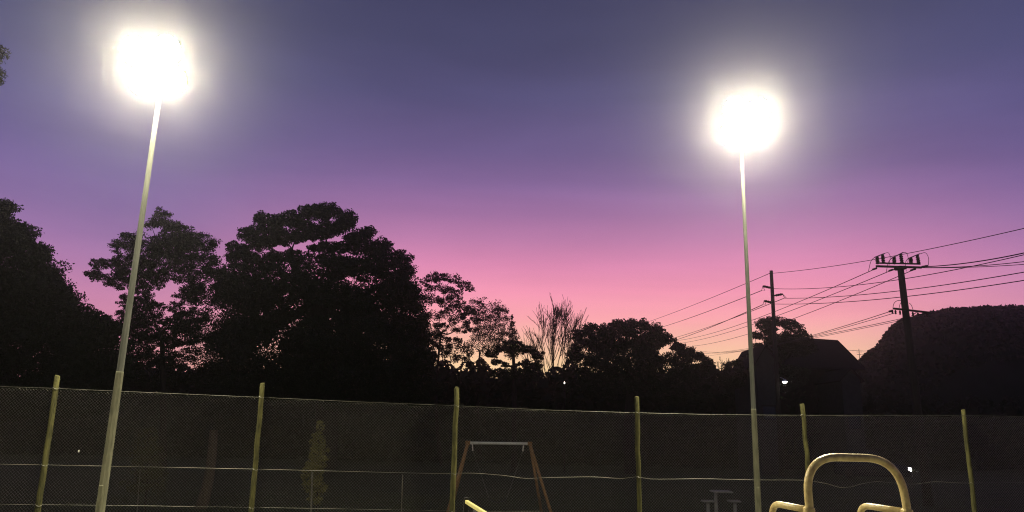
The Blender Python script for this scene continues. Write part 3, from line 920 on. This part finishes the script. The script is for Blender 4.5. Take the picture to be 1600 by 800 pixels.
# ================================================================== UTILITY POLES AND WIRES
YA = 30.0
def P_(x, y, Y=YA): return at(x, y, Y)
topA = P_(1407, 419); botA = P_(1446, 742)
botA.z = gz(botA.x, YA) - .1
ua = thing('utility_pole', botA, 'near dark timber power pole with two crossarms and six upright insulators', 'utility pole', 'utility poles')
MB().tube([botA, botA.lerp(topA, .5), topA], [.185, .155, .122], 12).build('pole', MAT['timberpole'], ua, smooth=True)
MB().tube([P_(1369, 416, YA - .22), P_(1440, 418, YA - .22)], .056, 4, phase=R(45)).build('crossarm', MAT['timberpole'], ua)
MB().tube([P_(1371, 411, YA + .3), P_(1438, 412.5, YA + .3)], .04, 4, phase=R(45)).build('crossarm', MAT['timberpole'], ua)
MB().box(topA + Vector((0, 0, .0)), (.34, .44, .13), bev=.02).build('bracket', MAT['timberpole'], ua)
bars = (((1367, 402), (1382, 396)), ((1393, 403.5), (1411, 394.5)), ((1419, 404), (1437, 396.5)))
for (a, b) in bars:
    pa, pb = P_(*a, YA - .3), P_(*b, YA + .3)
    MB().tube([pa, pb], .022, 6).build('switch_bar', MAT['insul'], ua)
    for u, bot in ((.22, P_(a[0] + 4.5, 412.5, YA - .22)), (.78, P_(b[0] - 1.5, 411.5, YA + .3))):
        tpn = pa.lerp(pb, u)
        mb = MB()
        pts = [bot.lerp(tpn, j / 10) for j in range(11)]
        mb.tube(pts, [.05, .085, .05, .085, .05, .085, .05, .085, .05, .07, .04], 10)
        mb.build('insulator', MAT['insul'], ua)
def jumper(pts, parent, Y, r=.011):
    P = [P_(x, y, Y) for x, y in pts]
    Q = []
    for i in range(len(P) - 1):                                # Catmull-Rom
        p0, p1, p2, p3 = P[max(i - 1, 0)], P[i], P[i + 1], P[min(i + 2, len(P) - 1)]
        for k in range(6):
            t = k / 6
            Q.append(.5 * ((2 * p1) + (p2 - p0) * t + (2 * p0 - 5 * p1 + 4 * p2 - p3) * t * t + (3 * p1 - p0 - 3 * p2 + p3) * t ** 3))
    Q.append(P[-1])
    MB().tube(Q, r, 4).build('jumper_wire', MAT['cable'], parent)
for pts in ([(1368, 401), (1361, 408), (1357, 424)], [(1395, 402), (1388, 410), (1385, 425)], [(1420, 403), (1415, 410), (1416, 424)],
            [(1382, 396), (1388, 395), (1391, 402), (1389, 414)], [(1411, 395), (1416, 395), (1419, 403), (1418, 413)], [(1437, 397), (1446, 395), (1451, 404), (1450, 417)]):
    jumper(pts, ua, YA)
MB().tube([P_(1396, 482, YA - .26), P_(1453, 488.5, YA - .26)], .05, 4, phase=R(45)).build('crossarm', MAT['timberpole'], ua)
for (a, b) in (((1424, 494), (1432, 488)), ((1436, 492), (1450, 489))):
    MB().tube([P_(*a, YA - .2), P_(*b, YA - .2)], .018, 5).build('brace', MAT['timberpole'], ua)
for x in (1394, 1399, 1406, 1426, 1434, 1448):
    t = P_(x, 484 + (x - 1396) * .11, YA - .26); 
    MB().tube([t, t - Vector((0, 0, .07)), t - Vector((0, 0, .10)), t - Vector((0, 0, .17))], [.02, .045, .03, .04], 8).build('insulator', MAT['insul'], ua)
jumper([(1395, 482), (1397, 474), (1403, 469.5), (1412, 470)], ua, YA)
jumper([(1405, 481), (1407, 474), (1413, 470)], ua, YA)
jumper([(1420, 473), (1424, 477), (1427, 485)], ua, YA)

YB = 48.0
topB = P_(1205, 423, YB); botB = P_(1221, 728, YB); botB.z = gz(botB.x, YB) - .1
ub_ = thing('utility_pole', botB, 'farther slim power pole with side brackets in front of the round tree', 'utility pole', 'utility poles')
MB().tube([botB, topB], [.17, .108], 12).build('pole', MAT['timberpole'], ub_, smooth=True)
for (a, b, e) in (((1205, 450), (1192, 447), (1190, 454)), ((1210, 462), (1223, 459.5), (1226, 466)), ((1207, 473), (1194, 470), (1192, 476))):
    pa, pb, pe = P_(*a, YB - .15), P_(*b, YB - .25), P_(*e, YB - .25)
    mb = MB(); pts = [pa.lerp(pb, j / 8) for j in range(9)]
    mb.tube(pts, [.05, .05, .09, .06, .09, .06, .09, .06, .05], 8); mb.build('insulator', MAT['insul'], ub_)
    MB().tube([pb, pe, P_(e[0] + (5 if e[0] < 1205 else 3), e[1], YB - .25), pb], .018, 4).build('wire_clamp', MAT['cable'], ub_)
la = P_(1219, 590, YB - .3); lb = P_(1226, 596, YB - .9)
MB().tube([la, P_(1223, 591, YB - .7), lb + Vector((0, 0, .12))], .03, 8).build('lamp_arm', MAT['steel'], ub_)
lh = MB().tube([lb + Vector((0, 0, .14)), lb + Vector((0, 0, .02)), lb - Vector((0, 0, .0))], [.06, .16, .17], 12).build('lamp_head', MAT['housing'], ub_)
mb = MB(); mb.tube([lb, lb - Vector((0, 0, .05)), lb - Vector((0, 0, .11)), lb - Vector((0, 0, .13))], [.15, .14, .08, .02], 12); mb.build('lamp_glass', MAT['lampsmall'], lh)

def wire(a, b, sag, r, label, ins=0.0):
    a, b = at(*a), at(*b)
    n_ = 28
    pts = [a.lerp(b, i / n_) - Vector((0, 0, sag * 4 * (i / n_) * (1 - i / n_))) for i in range(n_ + 1)]
    mb = MB().tube(pts, r, 5)
    if ins:
        d = (b - a).normalized()
        if True:
            mb.tube([a + d * (ins * j / 8) for j in range(9)], [.02, .045, .03, .045, .03, .045, .03, .045, .02], 7)
    o = mb.build('power_line', MAT['cable'], origin=tuple(a))
    tag(o, label, 'wire', 'overhead power lines')
WR = 'overhead wire running '
wire((1203, 427, YB), (980, 513, 120), .25, .02, WR + 'left from the top of the far slim power pole')
wire((1190, 454, YB), (1004, 519, 120), .25, .024, WR + 'left from the uppermost left bracket of the far power pole')
wire((1192, 476, YB), (1030, 538, 120), .3, .026, WR + 'left from the lower left bracket of the far power pole')
wire((1225, 466, YB), (1028, 534, 120), .3, .022, WR + 'left from the right-hand bracket of the far power pole')
wire((1207, 427, YB), (1720, 328, 23), .30, .0155, WR + 'right from the top of the far power pole, highest of all wires')
wire((1208, 451, YB), (1720, 368, 23), .55, .017, WR + 'right from the upper left bracket, crossing just below the top crossarm')
wire((1226, 466, YB), (1720, 403, 23), .35, .018, WR + 'right from the right bracket of far pole, second lowest at right')
wire((1208, 475, YB), (1720, 418, 23), .35, .018, WR + 'right from the lower bracket of far pole, lowest at right')
wire((1370, 419, YA - .2), (1030, 533, 110), .9, .016, WR + 'down left from the left end of the near pole top crossarm', .45)
wire((1396, 421, YA - .2), (1036, 538, 110), .8, .016, WR + 'down left from the middle of the near pole top crossarm', .45)
wire((1431, 420, YA - .2), (1044, 541, 110), 1.1, .016, WR + 'down left from the right part of the near pole top crossarm', .5)
wire((1440, 417, YA - .2), (1720, 364, 20), .2, .02, WR + 'steeply up right from the near pole top crossarm', .5)
wire((1440, 418, YA), (1720, 391, 21), .15, .014, WR + 'right from the near pole top crossarm, middle of three')
wire((1440, 418.5, YA + .2), (1720, 402, 22), .1, .012, WR + 'nearly level right from the near pole top crossarm')
wire((1393, 486, YA - .2), (1078, 545, 105), 1.0, .014, WR + 'left from the end of the lower crossarm, topmost of four', .25)
wire((1398, 489, YA - .2), (1082, 549, 105), .8, .012, WR + 'left from the lower crossarm, second of four')
wire((1413, 497, YA + .2), (1090, 553, 105), .3, .013, WR + 'left from the near pole below the lower crossarm, third of four')
wire((1426, 497, YA + .2), (1095, 557, 105), .2, .011, WR + 'left from the near pole below the lower crossarm, lowest of four')

# distant antenna pole with a wire
an = P_(1343, 566, 80); at_ = P_(1342, 545, 80)
o = MB().tube([an - Vector((0, 0, 3)), at_], .03, 5); o.tube([P_(1338, 550, 80), P_(1347, 550, 80)], .02, 4); o.tube([P_(1339, 554, 80), P_(1346, 554, 80)], .02, 4)
o = o.build('antenna_mast', MAT['cable'], origin=tuple(an)); tag(o, 'tiny antenna mast on the skyline between house roof and hill', 'antenna')
wire((1300, 545, 82), (1400, 549, 78), .1, .02, 'short faint far wire behind the antenna mast, between house roof and hill')

# ================================================================== HOUSES
def quadprism(mb, pts):
    mb.add([tuple(p) for p in pts], [tuple(range(len(pts)))])
def house():
    Y = 56.0
    rl, rr_ = P_(1222, 527, Y + 3), P_(1311, 533, Y + 3)
    er = P_(1337, 574, Y + 1.0)
    ze = P_(1330, 574, Y).z
    gzv = gz(20, Y) - .1
    x0, x1 = P_(1212, 575, Y).x, P_(1332, 575, Y).x
    y0, y1 = Y, Y + 6.5
    root = thing('house', ((x0 + x1) / 2, Y, gzv), 'black house silhouette with steep roof between the round tree and hill', 'house')
    zr = rl.z; xr = rr_.x
    MB().box(((x0 + x1) / 2, (y0 + y1) / 2, (gzv + ze) / 2), (x1 - x0 - .5, y1 - y0 - .5, ze - gzv)).build('wall', MAT['brick'], root)
    rf = MB()
    xe0, xe1 = x0 - .4, er.x
    ye0, ye1 = y0 - .4, y1 + .4
    ym = (y0 + y1) / 2
    A, B, C_, D = (xe0, ye0, ze - .06), (xe1, ye0, ze - .06), (xe1, ye1, ze - .06), (xe0, ye1, ze - .06)
    E, Fp = (xe0 + 1.2, ym, zr + .06), (xr, ym, rr_.z + .02)
    lo = [(p[0], p[1], p[2] - .14) for p in (A, B, C_, D)]
    rf.add([A, B, C_, D, E, Fp] + lo, [(0, 1, 5, 4), (1, 2, 5), (2, 3, 4, 5), (3, 0, 4), (6, 7, 1, 0), (7, 8, 2, 1), (8, 9, 3, 2), (9, 6, 0, 3), (9, 8, 7, 6)])
    ro = rf.build('roof', MAT['roof'], root)
    MB().tube([Vector(E), Vector(Fp)], .09, 6).build('ridge_cap', MAT['roof'], ro)
    MB().tube([Vector(B), Vector(Fp)], .08, 6).build('ridge_cap', MAT['roof'], ro)
    MB().tube([Vector((A[0], A[1] - .08, A[2] - .12)), Vector((B[0], B[1] - .08, B[2] - .12))], .07, 6).build('gutter', MAT['roof'], root)
    for i, fx in enumerate((.2, .5, .8)):
        wx = x0 + (x1 - x0) * fx
        wz = gzv + 1.7
        if i == 1:
            d = MB().box((wx, y0 + .22, gzv + 1.05), (.9, .08, 2.1), bev=.01).build('door', MAT['bark'], root)
            MB().tube([(wx + .34, y0 + .15, gzv + 1.05), (wx + .34, y0 + .10, gzv + 1.05)], .03, 8).build('handle', MAT['steel'], d)
        else:
            fo_ = MB()
            for (cx_, cz_, sx_, sz_) in ((0, .6, 1.5, .08), (0, -.6, 1.5, .08), (-.71, 0, .08, 1.12), (.71, 0, .08, 1.12), (0, 0, .06, 1.12)):
                fo_.box((wx + cx_, y0 + .21, wz + cz_), (sx_, .1, sz_))
            wo_ = fo_.build('window', MAT['bark'], root)
            MB().box((wx, y0 + .235, wz), (1.36, .03, 1.1)).build('pane', MAT['glass'], wo_)
house()

def gable(name, label, Y, peak, half, eave_y, base_y, wallm):
    k = pxm(Y)
    pk = at(*peak, Y); zE = at(peak[0], eave_y, Y).z
    g0 = gz(pk.x, Y) - .1
    hw = half * k
    root = thing(name, (pk.x, Y, g0), label, 'building')
    dep = 5.0
    front = [Vector((pk.x - hw, Y, g0)), Vector((pk.x + hw, Y, g0)), Vector((pk.x + hw, Y, zE)), Vector((pk.x, Y, pk.z - .08)), Vector((pk.x - hw, Y, zE))]
    MB().prism(front, None, None, Vector((0, dep, 0))).build('wall', wallm, root)
    for s_ in (-1, 1):
        e = Vector((pk.x + s_ * (hw + .22), Y - .2, zE - (pk.z - zE) / hw * .22)); t_ = Vector((pk.x, Y - .2, pk.z))
        n_ = Vector((0, 0, .09))
        MB().prism([e, t_, t_ + n_, e + n_], None, None, Vector((0, dep + .4, 0))).build('roof_slope', MAT['roof'], root)
    wz = (g0 + zE) / 2 + .3
    wo_ = MB()
    for (cx_, cz_, sx_, sz_) in ((0, .5, 1.0, .07), (0, -.5, 1.0, .07), (-.46, 0, .07, .93), (.46, 0, .07, .93)):
        wo_.box((pk.x + cx_, Y - .03, wz + cz_), (sx_, .1, sz_))
    w_ = wo_.build('window', MAT['bark'], root)
    MB().box((pk.x, Y - .01, wz), (.86, .03, .9)).build('pane', MAT['glass'], w_)
gable('outbuilding', 'dim pale gable wall of a small building just right of the right lamp pole', 50, (1196, 540), 16, 566, 620, MAT['wall'])
gable('cottage', 'little faint pale gable at the right foot of the black house roof', 52, (1328, 577), 14, 592, 630, MAT['wall'])

# far lit lamp glimpsed among the trees
q = at(882, 598, 46)
g0 = gz(q.x, 46)
sl2 = thing('garden_lamp', (q.x, 46, g0), 'tiny white lamp point among black shrubs below the bare tree', 'lamp')
MB().tube([(q.x, 46, g0 - .05), (q.x, 46, q.z - .08)], [.05, .035], 8).build('lamp_post', MAT['timberpole'], sl2)
hd_ = MB().tube([(q.x, 46, q.z - .10), (q.x, 46, q.z - .07), ], [.03, .045], 10).build('lamp_head', MAT['housing'], sl2)
MB().tube([(q.x, 46, q.z - .07), (q.x, 46, q.z), (q.x, 46, q.z + .06)], [.03, .04, .02], 10).build('lamp_glass', emis('far_lamp_lit', (1, .95, .85), 4.0), hd_)

# ================================================================== PARKED CAR with a lit headlamp
def car():
    Y = 45.0
    hl = at(1421, 722, Y)
    yaw = R(-28)                                           # nose to the right and toward the camera
    Rz = Matrix.Rotation(yaw, 3, 'Z')
    g0 = gz(hl.x, Y)
    nose = Rz @ Vector((2.05, -.62, .72))
    org = Vector((hl.x - nose.x, hl.y - nose.y, hl.z - .72))
    org.z = min(org.z, g0 + .05)
    root = thing('parked_car', org, 'dark parked car with one white headlamp shining, behind the yellow frame', 'car')
    def T(x, y, z): return tuple(org + Rz @ Vector((x, y, z)))
    W = .86
    secs = [(-2.1, .30, .74, .90), (-1.95, .22, .98, .98), (-1.2, .2, 1.0, 1.0), (.7, .2, .98, 1.0), (1.3, .22, .92, .98), (1.95, .26, .78, .9), (2.12, .36, .60, .8)]
    ring = []
    for x, zb, zt, wf in secs:
        w_ = W * wf
        ring.append([(x, -w_ * .92, zb), (x, -w_, zb + .14), (x, -w_, zt - .14), (x, -w_ * .9, zt), (x, w_ * .9, zt), (x, w_, zt - .14), (x, w_, zb + .14), (x, w_ * .92, zb)])
    vs = [T(*p) for r_ in ring for p in r_]
    fs = [(i * 8 + k, i * 8 + (k + 1) % 8, i * 8 + 8 + (k + 1) % 8, i * 8 + 8 + k) for i in range(len(secs) - 1) for k in range(8)]
    fs += [tuple(range(7, -1, -1)), tuple(range((len(secs) - 1) * 8, len(secs) * 8))]
    MB().add(vs, fs).build('body', MAT['carpaint'], root, smooth=False)
    cab0 = [(-1.95, .95), (.95, .95)]; cab1 = [(-1.45, 1.50), (.15, 1.52)]
    def cabin(i):
        s0, s1 = W * .93, W * .74
        return [T(cab0[0][0], -s0, cab0[0][1]), T(cab0[1][0], -s0, cab0[1][1]), T(cab0[1][0], s0, cab0[1][1]), T(cab0[0][0], s0, cab0[0][1]),
                T(cab1[0][0], -s1, cab1[0][1]), T(cab1[1][0], -s1, cab1[1][1]), T(cab1[1][0], s1, cab1[1][1]), T(cab1[0][0], s1, cab1[0][1])]
    MB().add(cabin(0), [(0, 1, 5, 4), (1, 2, 6, 5), (2, 3, 7, 6), (3, 0, 4, 7)]).build('windows', MAT['glass'], root)
    MB().add([T(-1.5, -.66, 1.50), T(.2, -.66, 1.52), T(.2, .66, 1.52), T(-1.5, .66, 1.50), T(-1.35, -.6, 1.57), T(.02, -.6, 1.58), T(.02, .6, 1.58), T(-1.35, .6, 1.57)],
             [(4, 5, 6, 7), (0, 1, 5, 4), (1, 2, 6, 5), (2, 3, 7, 6), (3, 0, 4, 7), (3, 2, 1, 0)]).build('roof', MAT['carpaint'], root)
    for s_ in (-1, 1):
        for x0, z0, x1, z1 in ((.95, .95, .15, 1.52), (-.55, .96, -.6, 1.52), (-1.95, .95, -1.45, 1.5)):
            MB().tube([T(x0, s_ * W * .935, z0), T(x1, s_ * W * .745, z1)], .035, 5).build('pillar', MAT['carpaint'], root)
        for x in (-1.3, 1.3):
            wh = MB().tube([T(x, s_ * .70, .31), T(x, s_ * .90, .31)], .31, 18).build('wheel', MAT['rubber'], root)
            MB().tube([T(x, s_ * .89, .31), T(x, s_ * .915, .31)], .19, 14).build('rim', MAT['timberpole'], wh)
        hm = MAT['lampsmall'] if s_ < 0 else MAT['rubber']
        hp = MB().tube([T(1.95, s_ * .62, .66), T(2.10, s_ * .61, .66), T(2.13, s_ * .61, .66)], [.13, .115, .05], 12).build('headlight', hm, root)
        MB().box(T(.75, s_ * .95, 1.0), (.1, .2, .13), Rz, bev=.02).build('mirror', MAT['carpaint'], root)
    MB().box(T(2.1, 0, .40), (.06, 1.1, .14), Rz, bev=.02).build('grille', MAT['rubber'], root)
    MB().box(T(2.12, 0, .30), (.03, .37, .11), Rz).build('number_plate', MAT['frame'], root)
car()

# ================================================================== GRASS
cx = rng.uniform(-14, 22, 26000)
cy = rng.uniform(0, 1, 26000) ** 1.3 * 18 
P = np.empty((26000, 4, 3))
for i in range(26000):
    x = cx[i]; y = fence_y(x) + 1.6 + cy[i]
    z = gz(x, y)
    hgt = random.uniform(.04, .11)
    a = random.uniform(0, math.pi); wd = .012
    lx, ly = random.gauss(0, .05), random.gauss(0, .05)
    P[i] = ((x - math.cos(a) * wd, y - math.sin(a) * wd, z - .01), (x + math.cos(a) * wd, y + math.sin(a) * wd, z - .01), (x + lx + .002, y + ly, z + hgt), (x + lx - .002, y + ly, z + hgt))
gr = quads('grass', P, MAT['grass'])
tag(gr, 'dark rough grass beyond the fence', kind='stuff')

# ================================================================== HAZE
hz = MB()
X0, X1, Y0_, Y1_, Z0_, Z1_ = -240, 240, -80, 340, -4.0, 32.0
hz.add([(X0, Y0_, Z0_), (X1, Y0_, Z0_), (X1, Y1_, Z0_), (X0, Y1_, Z0_), (X0, Y0_, Z1_), (X1, Y0_, Z1_), (X1, Y1_, Z1_), (X0, Y1_, Z1_)],
       [(3, 2, 1, 0), (4, 5, 6, 7), (0, 1, 5, 4), (1, 2, 6, 5), (2, 3, 7, 6), (3, 0, 4, 7)])
hm = bpy.data.materials.new('bloom_haze')  # haze volume added to imitate lens bloom round the floodlights
hm.use_nodes = True
hm.cycles.volume_sampling = 'EQUIANGULAR'
hm.cycles.homogeneous_volume = True
t = hm.node_tree
t.nodes.clear()
pv = t.nodes.new('ShaderNodeVolumePrincipled')
pv.inputs['Color'].default_value = (.96, .95, 1.0, 1)
pv.inputs['Density'].default_value = HAZE_DENSITY
pv.inputs['Anisotropy'].default_value = HAZE_G
ou = t.nodes.new('ShaderNodeOutputMaterial')
t.links.new(pv.outputs[0], ou.inputs['Volume'])
ho = hz.build('haze', hm)
ho['kind'] = 'stuff'
ho['label'] = 'thin added haze that gives the floodlights a lens-like bloom'
